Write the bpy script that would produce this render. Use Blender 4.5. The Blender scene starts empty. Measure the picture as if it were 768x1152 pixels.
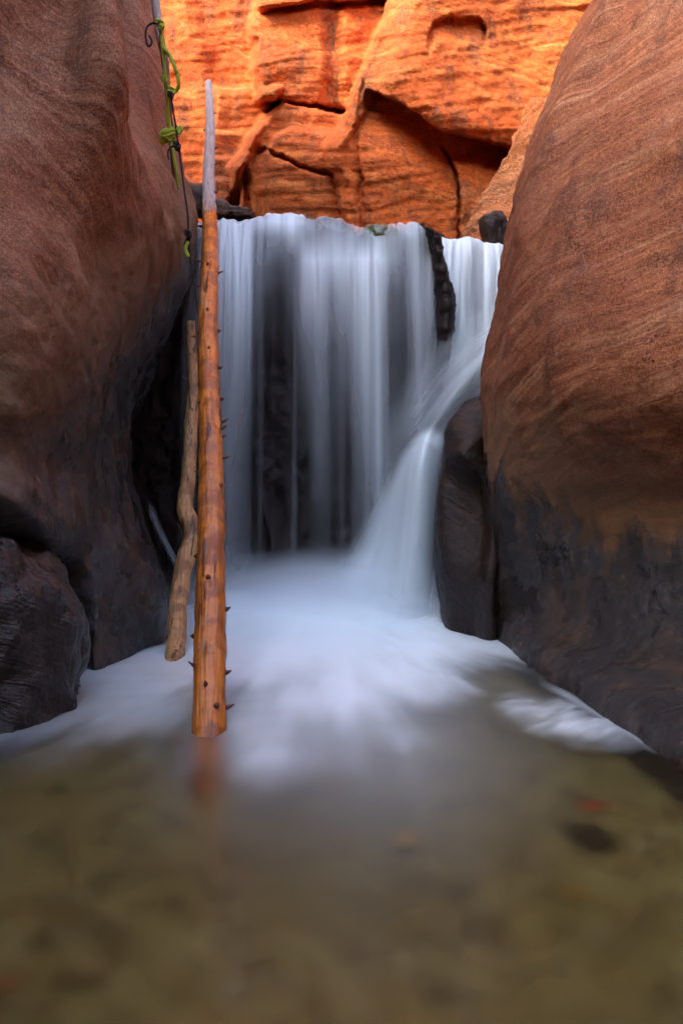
import bpy, bmesh, math, random
import numpy as np
from mathutils import Vector

random.seed(7); np.random.seed(7)
S = bpy.context.scene
COL = S.collection
F = 998.0                       # focal length in photo pixels (photo 768 x 1152)

def at(px, py, D):
    return ((px-384)/F*D, D, 1+(576-py)/F*D)

# ------------------------------------------------------------ numpy noise
_P = np.random.RandomState(3).permutation(256); _P = np.concatenate([_P, _P, _P])
def _h(i, j, k):
    return _P[_P[_P[i & 255] + (j & 255)] + (k & 255)]
_G = np.random.RandomState(5).normal(size=(256, 3)); _G /= np.linalg.norm(_G, axis=1)[:, None]
def noise(x, y, z):
    x, y, z = np.broadcast_arrays(np.asarray(x, float), np.asarray(y, float), np.asarray(z, float))
    i, j, k = np.floor(x).astype(int), np.floor(y).astype(int), np.floor(z).astype(int)
    u, v, w = x-i, y-j, z-k
    f = lambda t: t*t*t*(t*(t*6-15)+10)
    a, b, c = f(u), f(v), f(w)
    out = 0
    for di in (0, 1):
        for dj in (0, 1):
            for dk in (0, 1):
                g = _G[_h(i+di, j+dj, k+dk)]
                d = g[..., 0]*(u-di)+g[..., 1]*(v-dj)+g[..., 2]*(w-dk)
                out = out + d*(a if di else 1-a)*(b if dj else 1-b)*(c if dk else 1-c)
    return out*1.5
def fbm(x, y, z, o=4, g=.5):
    s, a, f = 0, 1, 1
    for q in range(o):
        s = s + a*noise(x*f+q*17.3, y*f+q*5.1, z*f-q*9.7); a *= g; f *= 2.03
    return s
def sm(t):
    t = np.clip(t, 0, 1); return t*t*(3-2*t)

# ------------------------------------------------------------ mesh helpers
def resample(P, n, m):
    """Catmull-Rom tensor resampling of a control grid P (r, c, 3)."""
    P = np.asarray(P, float)
    def one(P, n):
        r = P.shape[0]
        Q = np.concatenate([2*P[:1]-P[1:2], P, 2*P[-1:]-P[-2:-1]])
        t = np.linspace(0, r-1, n); i = np.minimum(t.astype(int), r-2); f = (t-i)[:, None, None]
        a, b, c, d = Q[i], Q[i+1], Q[i+2], Q[i+3]
        return .5*((2*b)+(-a+c)*f+(2*a-5*b+4*c-d)*f**2+(-a+3*b-3*c+d)*f**3)
    G = one(P, n)
    return one(G.transpose(1, 0, 2), m).transpose(1, 0, 2)
def normals(G):
    du = np.gradient(G, axis=0); dv = np.gradient(G, axis=1)
    n = np.cross(du, dv); return n/(np.linalg.norm(n, axis=2)[..., None]+1e-9)
def grid_mesh(name, G, mat, attrs=None, parent=None, smooth=True, wrap=False, extra=None):
    n, m = G.shape[:2]
    V = G.reshape(-1, 3)
    idx = np.arange(n*m).reshape(n, m)
    if wrap: idx = np.concatenate([idx, idx[:, :1]], 1)
    q = np.stack([idx[:-1, :-1], idx[:-1, 1:], idx[1:, 1:], idx[1:, :-1]], -1).reshape(-1, 4)
    me = bpy.data.meshes.new(name)
    me.vertices.add(len(V)); me.vertices.foreach_set('co', V.astype(np.float32).ravel())
    me.loops.add(q.size); me.loops.foreach_set('vertex_index', q.ravel().astype(np.int32))
    me.polygons.add(len(q)); me.polygons.foreach_set('loop_start', (np.arange(len(q))*4).astype(np.int32))
    me.update(calc_edges=True); me.validate()
    me.polygons.foreach_set('use_smooth', np.full(len(me.polygons), smooth))
    for k, a in (attrs or {}).items():
        at_ = me.attributes.new(k, 'FLOAT', 'POINT'); at_.data.foreach_set('value', a.astype(np.float32).ravel())
    me.materials.append(mat)
    o = bpy.data.objects.new(name, me); COL.objects.link(o)
    if parent: o.parent = parent
    return o
def tag(o, label=None, cat=None, kind=None, group=None):
    if label: o['label'] = label
    if cat: o['category'] = cat
    if kind: o['kind'] = kind
    if group: o['group'] = group
    return o
def tube(pts, rad, seg=12, rough=0.0, closed_ends=True, res=None, nf=6.0, seed=0):
    """grid of rings along a path; returns (n, seg, 3)"""
    pts = np.asarray(pts, float); rad = np.asarray(rad, float)*np.ones(len(pts))
    if res:
        P = resample(pts[:, None, :].repeat(2, 1), res, 2)[:, 0]
        rad = np.interp(np.linspace(0, len(pts)-1, res), np.arange(len(pts)), rad); pts = P
    T = np.gradient(pts, axis=0); T /= np.linalg.norm(T, axis=1)[:, None]+1e-12
    ref = np.array([1, 0, 0.]) if abs(T[0][0]) < .8 else np.array([0, 1., 0])
    A = []; a = ref
    for t in T:
        a = a-t*a.dot(t); a /= np.linalg.norm(a)+1e-12; A.append(a)
    A = np.array(A); B = np.cross(T, A)
    ph = np.linspace(0, 2*np.pi, seg, endpoint=False)
    R = rad[:, None]*np.ones((1, seg))
    if rough:
        L = np.concatenate([[0], np.cumsum(np.linalg.norm(np.diff(pts, axis=0), axis=1))])
        R = R*(1+rough*fbm(np.cos(ph)[None]*1.6+seed, np.sin(ph)[None]*1.6, L[:, None]*nf, 3))
    G = pts[:, None]+R[..., None]*(np.cos(ph)[None, :, None]*A[:, None]+np.sin(ph)[None, :, None]*B[:, None])
    if closed_ends:
        e0 = pts[:1, None].repeat(seg, 1); e1 = pts[-1:, None].repeat(seg, 1)
        G = np.concatenate([e0, G, e1])
    return G
def join(objs, name):
    """merge several tube meshes of ONE physical thing into one mesh object"""
    bm = bmesh.new()
    for o in objs: bm.from_mesh(o.data)
    me = bpy.data.meshes.new(name); bm.to_mesh(me); bm.free()
    me.materials.append(objs[0].data.materials[0])
    for o in objs: bpy.data.objects.remove(o)
    o = bpy.data.objects.new(name, me); COL.objects.link(o); return o

# ------------------------------------------------------------ node helpers
class NT:
    def __init__(s, name):
        s.m = bpy.data.materials.new(name); s.m.use_nodes = True
        s.t = s.m.node_tree; s.t.nodes.clear()
        s.out = s.n('ShaderNodeOutputMaterial')
    def n(s, typ, ins=None, **kw):
        nd = s.t.nodes.new(typ)
        for k, v in kw.items(): setattr(nd, k, v)
        for k, v in (ins or {}).items():
            if isinstance(v, bpy.types.NodeSocket): s.t.links.new(v, nd.inputs[k])
            else: nd.inputs[k].default_value = v
        return nd
    def math(s, op, a, b=0.0, c=None, clamp=False):
        ins = {0: a, 1: b}
        if c is not None: ins[2] = c
        return s.n('ShaderNodeMath', ins, operation=op, use_clamp=clamp).outputs[0]
    def vec(s, op, a, b):
        nd = s.n('ShaderNodeVectorMath', {0: a, 1: b}, operation=op)
        return nd.outputs['Value'] if op == 'DOT_PRODUCT' else nd.outputs[0]
    def noise(s, v, scale, detail=4, rough=.55, dist=0, dim='3D', w=None):
        ins = {'Scale': scale, 'Detail': detail, 'Roughness': rough, 'Distortion': dist}
        if dim != '1D': ins['Vector'] = v
        if w is not None: ins['W'] = w
        return s.n('ShaderNodeTexNoise', ins, noise_dimensions=dim).outputs['Fac']
    def ramp(s, f, stops, interp='LINEAR'):
        nd = s.n('ShaderNodeValToRGB', {0: f}); r = nd.color_ramp; r.interpolation = interp
        while len(r.elements) < len(stops): r.elements.new(.5)
        for e, (p, c) in zip(r.elements, stops):
            e.position = p; e.color = (*c, 1) if not isinstance(c, float) else (c, c, c, 1)
        return nd.outputs[0]
    def mix(s, f, a, b, mode='MIX'):
        nd = s.n('ShaderNodeMix', data_type='RGBA', blend_type=mode)
        for k, v in ((0, f), (6, a), (7, b)):
            if isinstance(v, bpy.types.NodeSocket): s.t.links.new(v, nd.inputs[k])
            else: nd.inputs[k].default_value = v if isinstance(v, (int, float)) else (*v, 1)
        return nd.outputs[2]
    def maprange(s, v, a, b, c=0.0, d=1.0, smooth=True):
        return s.n('ShaderNodeMapRange', {0: v, 1: a, 2: b, 3: c, 4: d},
                   interpolation_type='SMOOTHSTEP' if smooth else 'LINEAR').outputs[0]
    def bump(s, h, strength, dist, nrm=None):
        ins = {'Strength': strength, 'Distance': dist, 'Height': h}
        if nrm is not None: ins['Normal'] = nrm
        return s.n('ShaderNodeBump', ins).outputs[0]
    def surf(s, sock):
        s.t.links.new(sock, s.out.inputs['Surface']); return s.m

RBED = (0.02, 0.26, 1.0)
BED = (0.10, 0.62, 1.0)          # bedding planes dip away from the camera
def rock(name, cols, band=9.0, varnish=None, wet=None, wetcol=(.012, .010, .008), wetrough=.22,
         rough=.85, bumpk=1.0, bed=BED, grain=1.0, dist=.24, olive=None, bleach=None, spec=.3, w2=.02):
    N = NT(name)
    P = N.n('ShaderNodeNewGeometry').outputs['Position']
    warp = N.noise(P, 1.1, 3)
    warp2 = N.noise(P, 5.0, 3)
    s = N.vec('DOT_PRODUCT', P, bed)
    s = N.math('ADD', s, N.math('MULTIPLY', warp, dist))
    s = N.math('ADD', s, N.math('MULTIPLY', warp2, w2))
    b1 = N.noise(P, band, 5, .62, dim='1D', w=s)          # broad beds
    b2 = N.noise(P, band*5.5, 3, .6, dim='1D', w=s)       # fine laminae
    c = N.ramp(b1, cols)
    c = N.mix(N.maprange(b2, .38, .60, 0, .6), c, (.50, .46, .44), 'MULTIPLY')
    big = N.noise(P, .9, 4, .6)
    gstr = N.noise(N.n('ShaderNodeMapping', {'Vector': P, 'Rotation': (.6, .5, .3), 'Scale': (24, 24, 110)}).outputs[0], 1.0, 3, .6)
    c = N.mix(N.maprange(gstr, .50, .68, 0, .5), c, (.45, .40, .36), 'MULTIPLY')
    c = N.mix(N.maprange(gstr, .46, .34, 0, .28), c, tuple(min(1, v*1.7+.02) for v in cols[1][1]))
    c = N.mix(N.maprange(big, .35, .68, 0, .75), c, cols[0][1])
    if varnish:
        streak = N.n('ShaderNodeMapping', {'Vector': P, 'Scale': (1.3, 1.3, .45)}).outputs[0]
        v = N.noise(streak, 2.2, 7, .68)
        c = N.mix(N.maprange(v, .50, .66, 0, varnish[1]), c, varnish[0])
    if bleach:
        v = N.noise(P, 1.7, 6, .65)
        c = N.mix(N.maprange(v, .50, .68, 0, bleach[1]), c, bleach[0])
    g1 = N.noise(P, 42*grain, 5, .65)
    c = N.mix(N.maprange(g1, .38, .6, 0, .55), c, (.50, .44, .40), 'MULTIPLY')
    g2 = N.noise(P, 11*grain, 6, .7)
    c = N.mix(N.maprange(g2, .52, .72, 0, .16), c, tuple(min(1, v*1.9+.03) for v in cols[min(3, len(cols)-2)][1]))
    g3 = N.noise(P, 105*grain, 2, .6)
    c = N.mix(N.maprange(g3, .50, .60, 0, .5), c, (.38, .34, .32), 'MULTIPLY')
    c = N.mix(N.maprange(g3, .46, .38, 0, .22), c, tuple(min(1, v*1.8+.03) for v in cols[1][1]))
    pits = N.n('ShaderNodeTexVoronoi', {'Vector': N.n('ShaderNodeMapping', {'Vector': P, 'Scale': (1, 1, 1.5)}).outputs[0], 'Scale': 26.0, 'Randomness': 1.0})
    sparse = N.maprange(N.noise(P, 3.1, 3), .52, .62)
    pit = N.math('MULTIPLY', N.maprange(pits.outputs['Distance'], .16, .30, 1, 0), sparse)
    c = N.mix(N.math('MULTIPLY', pit, .7), c, (.25, .2, .18), 'MULTIPLY')
    rg = rough
    h = N.math('ADD', N.math('MULTIPLY', b1, .22), N.math('MULTIPLY', b2, .30))
    b3 = N.noise(P, band*22, 2, .5, dim='1D', w=s)
    h = N.math('ADD', h, N.math('MULTIPLY', b3, .16))
    h = N.math('ADD', h, N.math('MULTIPLY', g1, .35))
    h = N.math('SUBTRACT', h, N.math('MULTIPLY', pit, .5))
    if wet:                                     # (level, depth slope, y0, softness, noise)
        lv, sl, y0, so, na = wet
        hz = N.vec('DOT_PRODUCT', P, (wet[5] if len(wet) > 5 else 0, -sl, 1.0))
        hz = N.math('ADD', hz, sl*y0-lv)
        wn = N.n('ShaderNodeMapping', {'Vector': P, 'Scale': (1, 1, .55)}).outputs[0]
        wn = N.noise(wn, 3.4, 8, .72)
        hz = N.math('ADD', hz, N.math('MULTIPLY', N.math('SUBTRACT', wn, .5), na))
        wm = N.maprange(hz, -so, so, 1, 0)
        if olive:
            om = N.maprange(hz, so*.5, olive[1], olive[2], 0)
            c = N.mix(om, c, olive[0])
        speck = N.noise(P, 17, 8, .75)
        wc = N.mix(N.maprange(speck, .50, .62), tuple(x*.5 for x in wetcol), tuple(min(1, x*4) for x in (.011, .0075, .005)))
        lich = N.noise(P, 2.3, 6, .7)
        wc = N.mix(N.maprange(lich, .50, .64, 0, .7), wc, N.mix(N.maprange(speck, .45, .55), (.13, .062, .022), (.03, .016, .008)))
        c = N.mix(N.math('MULTIPLY', wm, .97), c, wc)
        rr = N.maprange(N.noise(P, 3.5, 5), .42, .62, wetrough-.10, wetrough+.35)
        rg = N.n('ShaderNodeMix', {0: wm, 2: rough, 3: rr}, data_type='FLOAT').outputs[0]
        h = N.math('ADD', h, N.math('MULTIPLY', N.math('MULTIPLY', N.math('ADD', speck, N.noise(P, 7, 5, .6)), wm), 2.6))
    nb = N.bump(h, .55*bumpk, .035)
    nb = N.bump(N.noise(P, 130*grain, 3, .7), .22*bumpk, .008, nb)
    ins = {'Base Color': c, 'Roughness': rg, 'Normal': nb}
    bs = N.n('ShaderNodeBsdfPrincipled', ins)
    bs.inputs['Specular IOR Level'].default_value = spec
    if wet: N.t.links.new(N.maprange(wm, 0, 1, spec, .6), bs.inputs['Specular IOR Level'])
    return N.surf(bs.outputs[0])

def lin(r, g, b): return tuple((v/255)**2.2 for v in (r, g, b))

M_left = rock('left_sandstone', [(.25, (.26, .095, .042)), (.42, (.36, .160, .075)), (.55, (.27, .105, .048)), (.68, (.42, .21, .11)), (.8, (.26, .095, .042))],
              band=4.0, varnish=((.10, .036, .020), .75), wet=(1.85, .55, 5.5, .40, 1.3), olive=((.13, .095, .050), 1.3, .75), bleach=((.46, .29, .17), .45),
              wetcol=(.010, .009, .007), bumpk=1.0)
M_right = rock('right_sandstone', [(.25, (.21, .058, .018)), (.42, (.38, .135, .048)), (.52, (.20, .055, .017)), (.64, (.44, .20, .090)), (.8, (.25, .075, .025))],
               band=4.5, varnish=((.10, .030, .014), .85), wet=(1.14, .27, 6.3, .17, 1.7), olive=((.27, .165, .080), 1.1, .6),
               wetcol=(.009, .0075, .006), bumpk=1.1, bleach=((.36, .20, .12), .30), bed=RBED)
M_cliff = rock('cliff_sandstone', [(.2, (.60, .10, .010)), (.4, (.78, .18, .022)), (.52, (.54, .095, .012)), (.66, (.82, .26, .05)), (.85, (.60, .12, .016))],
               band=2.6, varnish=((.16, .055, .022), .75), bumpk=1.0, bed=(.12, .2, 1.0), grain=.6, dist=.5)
M_slope = rock('banded_slope', [(.2, (.40, .10, .02)), (.42, (.60, .22, .07)), (.52, (.22, .07, .02)), (.66, (.62, .26, .09)), (.85, (.38, .10, .02))],
               band=9, bumpk=1.5, bed=(.9, .3, .75), grain=.6, dist=.25)
M_dark = rock('wet_ledge_rock', [(.3, (.012, .007, .005)), (.5, (.026, .012, .008)), (.7, (.009, .006, .005))], band=5,
              varnish=((.016, .012, .012), .8), rough=.55, bumpk=.9, bed=(.05, .1, 1), spec=.2)
M_boulder = rock('wet_boulder_rock', [(.3, (.018, .014, .010)), (.5, (.036, .022, .013)), (.7, (.014, .011, .009))], band=3,
                 varnish=((.010, .009, .009), .8), rough=.30, bumpk=2.2, bed=(.3, .3, 1), spec=.5)
M_tri = rock('brown_boulder_rock', [(.3, (.014, .009, .006)), (.5, (.040, .018, .008)), (.7, (.012, .009, .007))], band=4,
             varnish=((.016, .012, .012), .8), rough=.45, bumpk=1.8, bed=(.6, .2, .6), spec=.3)
M_stone = rock('stream_stone', [(.3, (.10, .06, .04)), (.5, (.17, .10, .065)), (.7, (.09, .055, .038))], band=5, varnish=((.04, .028, .022), .7),
               rough=.6, bumpk=1.4, grain=1.5)

def simple(name, col, rough=.6, **kw):
    N = NT(name); P = N.n('ShaderNodeNewGeometry').outputs['Position']
    c = N.mix(N.maprange(N.noise(P, 40, 4), .35, .65, 0, .5), col, tuple(v*.5 for v in col))
    return N.surf(N.n('ShaderNodeBsdfPrincipled', {'Base Color': c, 'Roughness': rough, **kw}).outputs[0])

# ------------------------------------------------------------ left canyon wall
def disp(G, amp_big, amp_bed, amp_fine, bed=BED, f=.9, bedf=3.2, seed=0, sgn=1):
    n = normals(G)*sgn
    x, y, z = G[..., 0], G[..., 1], G[..., 2]
    w = fbm(x*f+seed, y*f, z*f, 3)
    s = bed[0]*x+bed[1]*y+bed[2]*z+.22*fbm(x*.8, y*.8, z*.8+seed, 2)
    b = fbm(s*bedf, s*0+seed, s*0, 4, .6)
    r = 1-np.abs(fbm(s*bedf*2.2+4, x*.3, y*.3+seed, 3, .6))
    fi = fbm(x*5+seed, y*5, z*7, 4, .6)
    return G+n*(amp_big*w+amp_bed*(b+.5*r)+amp_fine*fi)[..., None]

def W(*p): return p
left_rows = []
def lrow(c2, c3, c4, c5, c6, c7, c8, zc=None, x9=-5.5):
    z = at(*c2)[2]
    zb = z if zc is None else zc
    left_rows.append([(-3.0, -7, zb), (-2.7, -2, zb), (-2.55, 1.6, zb), at(*c2), at(*c3), at(*c4), at(*c5), at(*c6), at(*c7), at(*c8), (x9, 11.2, at(*c8)[2]), (-9, 12, at(*c8)[2])])
# top plateau rows (world), wall top, then rows down to below the water
for dz, ox in ((11.6, -7), (11.9, -3), (11.6, -.8)):
    left_rows.append([(-3.2+ox, -7, dz), (-2.9+ox, -2, dz), (-2.8+ox, 1.6, dz), (-2.5+ox, 4.2, dz), (-2.1+ox, 4.9, dz), (-1.9+ox, 5.3, dz), (-1.6+ox, 5.9, dz), (-1.7+ox, 7, dz), (-1.9+ox, 8.3, dz), (-2.3+ox, 9.2, dz), (-6+ox, 11.2, dz), (-9+ox, 12, dz)])
lrow((-280,-1300,4.2), (-80,-1150,4.9), (20,-1080,5.4), (75,-950,6.0), (100,-800,7.0), (130,-600,8.3), (110,-500,9.3))
lrow((-260,-700,4.2), (-50,-600,4.9), (40,-500,5.3), (105,-450,6.0), (120,-380,7.1), (150,-300,8.3), (135,-250,9.3))
lrow((-230,-250,4.1), (-20,-200,4.8), (60,-180,5.2), (126,-150,5.9), (95,-130,7.9), (148,-100,8.6), (125,-80,9.3))
lrow((-230,0,4.0), (0,0,5.1), (70,0,5.4), (133,5,5.55), (95,0,7.9), (158,0,8.6), (135,0,9.3))
lrow((-230,110,4.0), (0,120,4.95), (70,120,5.25), (136,105,5.5), (112,105,7.4), (173,110,8.4), (150,120,9.3))
lrow((-230,200,4.0), (0,210,4.75), (70,215,5.2), (138,190,5.7), (160,185,6.8), (195,205,7.9), (180,210,9.2))
lrow((-230,290,4.0), (0,290,4.45), (66,290,5.05), (133,275,5.9), (172,265,6.7), (201,265,7.7), (190,270,9.0))
lrow((-230,370,4.0), (0,370,4.3), (62,370,4.9), (122,355,5.9), (160,345,6.7), (185,348,7.7), (165,355,8.9))
lrow((-230,450,3.9), (0,450,4.3), (62,445,4.95), (112,430,5.9), (140,425,6.7), (153,432,7.7), (130,440,8.9))
lrow((-230,520,3.8), (0,515,4.35), (62,520,5.2), (108,510,5.9), (135,505,6.6), (146,520,7.5), (125,520,8.9))
lrow((-230,570,3.75), (-2,570,4.15), (66,590,4.85), (108,580,5.8), (138,575,6.4), (158,590,7.2), (135,590,8.8))
lrow((-200,640,4.4), (-2,625,5.0), (72,640,5.5), (112,640,5.65), (150,640,6.2), (180,655,7.0), (150,650,8.8))
lrow((-200,690,4.4), (0,700,5.0), (76,700,5.5), (113,705,5.5), (152,692,6.05), (183,684,6.9), (150,680,8.8))
lrow((-150,790,4.4), (10,780,5.0), (82,757,5.5), (113,757,5.5), (152,738,6.1), (182,708,7.2), (150,690,8.8), zc=-.05)
b = [(p[0], p[1], -.9) for p in left_rows[-1]]
left_rows.append(b)
G = resample(left_rows, 420, 520)
G = disp(G, .09, .013, .012, f=.8, seed=1)
lw = grid_mesh('canyon_wall', G[:, ::-1], M_left)
tag(lw, 'tall smooth red brown sandstone wall left of the falls, dark and wet at its foot', 'rock wall', 'structure')

# ------------------------------------------------------------ right canyon wall
rr = []
def rrow(c1, c2, c3, c4, c5, c6, x7=3.3):
    z = at(*c6)[2]
    rr.append([(9, 12, at(*c1)[2]), (5.0, 11, at(*c1)[2]), at(*c1), at(*c2), at(*c3), at(*c4), at(*c5), at(*c6), (x7, 1.5, z), (x7+.2, -2, z), (x7+.5, -7, z)])
for dz, ox in ((9.8, 7), (10.1, 3), (9.8, .7)):
    rr.append([(9+ox, 12, dz), (6+ox, 11, dz), (2.9+ox, 8.6, dz), (2.6+ox, 7.2, dz), (2.7+ox, 6.3, dz), (2.9+ox, 5.5, dz), (3.1+ox, 4.7, dz), (3.3+ox, 3.8, dz), (3.6+ox, 1.5, dz), (3.8+ox, -2, dz), (4+ox, -7, dz)])
rrow((762,-550,8.6), (782,-650,7.2), (847,-750,6.3), (906,-800,5.6), (1030,-900,4.8), (1250,-1100,3.9))
rrow((742,-250,8.6), (737,-250,6.9), (777,-280,6.1), (836,-300,5.5), (920,-300,4.8), (1100,-400,3.9))
rrow((717,-90,8.5), (704,-80,6.8), (739,-85,6.5), (796,-90,6.15), (860,-80,5.7), (1000,-100,4.1))
rrow((692,10,8.3), (675,5,6.7), (709,0,6.4), (751,0,6.0), (815,0,5.5), (950,0,4.2))
rrow((662,75,8.2), (640,75,6.7), (672,80,6.3), (716,85,5.85), (785,90,5.35), (940,90,4.2))
rrow((637,145,8.1), (608,145,6.6), (639,150,6.15), (696,155,5.65), (768,160,5.15), (940,170,4.1))
rrow((617,215,8.0), (588,215,6.6), (621,222,6.0), (681,228,5.5), (762,235,5.0), (940,240,4.1))
rrow((602,290,7.9), (574,290,6.5), (609,298,5.8), (674,300,5.3), (760,305,4.8), (940,310,4.0))
rrow((592,365,7.9), (565,365,6.5), (603,368,5.65), (670,370,5.1), (758,372,4.6), (940,380,4.0))
rrow((582,435,7.9), (557,435,6.5), (597,438,5.6), (668,440,5.0), (756,440,4.5), (940,450,4.1))
rrow((581,500,8.0), (557,500,6.6), (596,500,5.72), (669,505,5.12), (758,505,4.62), (940,520,4.2))
rrow((580,560,8.0), (559,560,6.6), (600,562,5.92), (672,570,5.35), (758,575,4.82), (940,600,4.2))
rrow((570,610,8.0), (556,615,6.8), (600,628,6.1), (672,640,5.4), (758,660,4.8), (940,700,4.0))
rrow((560,650,8.0), (548,668,7.0), (590,690,6.3), (664,715,5.35), (758,750,4.5), (940,820,3.5))
rrow((550,690,8.2), (545,712,7.34), (585,742,6.0), (655,788,4.7), (762,862,3.49), (950,1010,2.3), x7=2.1)
rr.append([(p[0], p[1], -.9) for p in rr[-1]])
G = resample(rr, 420, 480)
G = disp(G, .045, .012, .009, f=.8, seed=7, bed=RBED)
rw = grid_mesh('canyon_wall', G[:, ::-1], M_right)
tag(rw, 'bulging orange brown sandstone wall with swirling bedding lines, right of the cascade', 'rock wall', 'structure')

# added unseen wall behind the camera: cuts low sky light, bounces warm light
bd_ = []
for zz in (-1.0, 1.5, 4, 7, 10, 13, 13.3):
    o_ = 6.0 if zz > 13.1 else .25*zz
    bd_.append([(-5.5, -4.5-o_*.3, zz), (-3.2, -6.2-o_, zz), (-1, -7.2-o_, zz), (1, -7.4-o_, zz), (3.2, -6.4-o_, zz), (5.5, -4.5-o_*.3, zz)])
G = disp(resample(bd_, 120, 120), .3, .08, .03, f=.5, seed=12)
bw = grid_mesh('canyon_wall', G, M_left)
tag(bw, 'rough sandstone wall added unseen behind the viewer to cut low sky light and bounce warm light', 'rock wall', 'structure')

# ------------------------------------------------------------ rear orange cliff
n, m = 600, 1050
px, py = np.meshgrid(np.linspace(-330, 1150, m), np.linspace(-900, 330, n))
px0, py0 = px.copy(), py.copy()
px = px0+4.5*fbm(px0/45, py0/45, 0*px0, 3)+1.6*fbm(px0/9, py0/9, 0*px0+1, 2); py = py0+4.5*fbm(px0/45, py0/45, 0*px0+9, 3)+1.4*fbm(px0/9, py0/9, 0*px0+6, 2)
def xat(ys, xs): return np.interp(py, ys, xs)
def yat(xs, ys): return np.interp(px, xs, ys)
def R(d, w): return sm(d/w+.5)              # 0..1 across a step of width w pixels
D = 14.2+0*px
D -= .5*sm((150-px)/160)+1.2*sm((px-300)/500)
D -= .12*sm(1-np.abs(px-(205+.25*(py)))/25)
# stepped blocks beside the smooth recess
st = R(px-xat([95, 150, 245], [243, 236, 226]), 9)*R(292-.45*(py-150)-px, 10)
D -= .55*st*R(py-98, 8)+.30*st*R(py-148, 6)+.16*st*R(py-176, 5)+.12*st*R(py-200, 5)
# middle upper block
mu = R(px-xat([-60, 40, 110], [292, 284, 288]), 12)*R(yat([280, 310, 330, 385, 420], [112, 109, 116, 126, 120])-py, 6)
D -= mu*(.95+.28*np.cos(np.clip((px-335)/55, -1.5, 1.5))+.10*np.cos(np.clip((py-65)/50, -1.5, 1.5)))
D += .28*mu*sm(1-np.abs(py-yat([285, 330, 372], [14, 8, 4]))/6)
D -= .20*mu*R(yat([285, 330, 372], [12, 6, 2])-py, 8)
D += .16*sm(1-np.abs(px-374)/16)*R(125-py, 10)
# middle lower block
ml = R(px-xat([112, 150, 190, 245], [318, 285, 262, 268]), 16)*R(py-yat([280, 310, 330, 385, 420], [113, 110, 117, 128, 122]), 6)
D -= ml*(1.25+.22*np.cos(np.clip((px-320)/60, -1.5, 1.5)))
fr = R(px-xat([140, 190, 215, 245], [325, 275, 280, 292]), 7)*R(py-yat([270, 300, 325, 380], [195, 165, 140, 150]), 9)
D -= .32*ml*fr*(1+.25*np.cos(np.clip((py-200)/50, -1.5, 1.5)))
D += .15*ml*sm(1-np.abs(py-yat([300, 340, 375], [170, 186, 200]))/4)
# right slab in front
edge = xat([-400, 0, 60, 95, 130, 165, 190, 210, 245, 300], [520, 436, 418, 399, 388, 366, 369, 381, 387, 392])
rs = R(px-edge, 8)
Dr = 11.75+.70*sm((px-430)/220)+.30*sm(1-(px-edge)/38)
arc = yat([395, 405, 440, 470, 500, 530, 574, 640], [92, 97, 111, 130, 149, 157, 164, 150])
below = R(py-arc, 4)*R(px-(edge+20), 14)
Dr += below*(.46*(1-.75*sm((py-arc)/75))+.10)
pocket = R(px-500, 10)*R(573-px, 8)*R(py-arc, 3)*R(183+.06*(px-500)-py, 12)
Dr += .30*pocket
Dr -= .30*R(arc-py, 50)*sm((px-440)/60)*sm(1-(arc-py)/130)
vc = xat([165, 172, 195, 225, 250], [497, 500, 509, 515, 516])
Dr -= .22*below*R(px-vc, 4)
Dr += .25*below*sm(1-np.abs(px-vc)/3)*R(py-170, 6)
ap = yat([478, 488, 500, 540, 548], [40, 22, 17, 21, 34])
Dr += .16*R(px-480, 6)*R(547-px, 6)*R(py-ap, 3)*sm(1-(py-ap)/34)
inner = xat([95, 150, 200, 245], [409, 400, 403, 408])
Dr += .10*sm(1-np.abs(px-inner)/4)*R(py-90, 8)
D = D*(1-rs)+Dr*rs
s = (py0+.10*px0)/9+1.2*fbm(px0/120, py0/120, 0*px0+3, 2)
D += .022*fbm(s, s*0, px0/260, 4, .6)+.06*fbm(px0/70, py0/70, 0*px0+5, 4, .55)+.012*fbm(px0/22, py0/14, 0*px0+2, 4, .6)
G = np.stack([(px0-384)/F*D, D, 1+(576-py0)/F*D], -1)
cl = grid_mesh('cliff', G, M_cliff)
tag(cl, 'glowing orange sandstone cliff with blocky ledges behind the waterfall', 'cliff', 'structure')
# banded slope at the right edge of the rear chamber
sl = [[at(598,110,11.8), at(610,110,11.0), at(660,110,10.4), at(760,100,10.2)],
      [at(583,150,11.6), at(592,150,10.9), at(640,150,10.2), at(760,150,10.0)],
      [at(566,190,11.5), at(574,192,10.6), at(620,195,9.9), at(760,195,9.8)],
      [at(540,228,11.3), at(550,232,10.2), at(600,240,9.6), at(760,240,9.6)],
      [at(524,262,11.2), at(530,268,9.9), at(590,275,9.3), at(760,280,9.4)],
      [at(518,300,11.1), at(524,305,9.8), at(590,310,9.2), at(760,320,9.3)]]
G = disp(resample(sl, 120, 120), .05, .05, .03, bed=(.9, .3, .75), bedf=6, seed=3)
ts = grid_mesh('rock_slope', G[:, ::-1], M_slope)
tag(ts, 'striped tan and orange rock slope between the cliff and the right wall', 'rock slope', 'structure')

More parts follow.
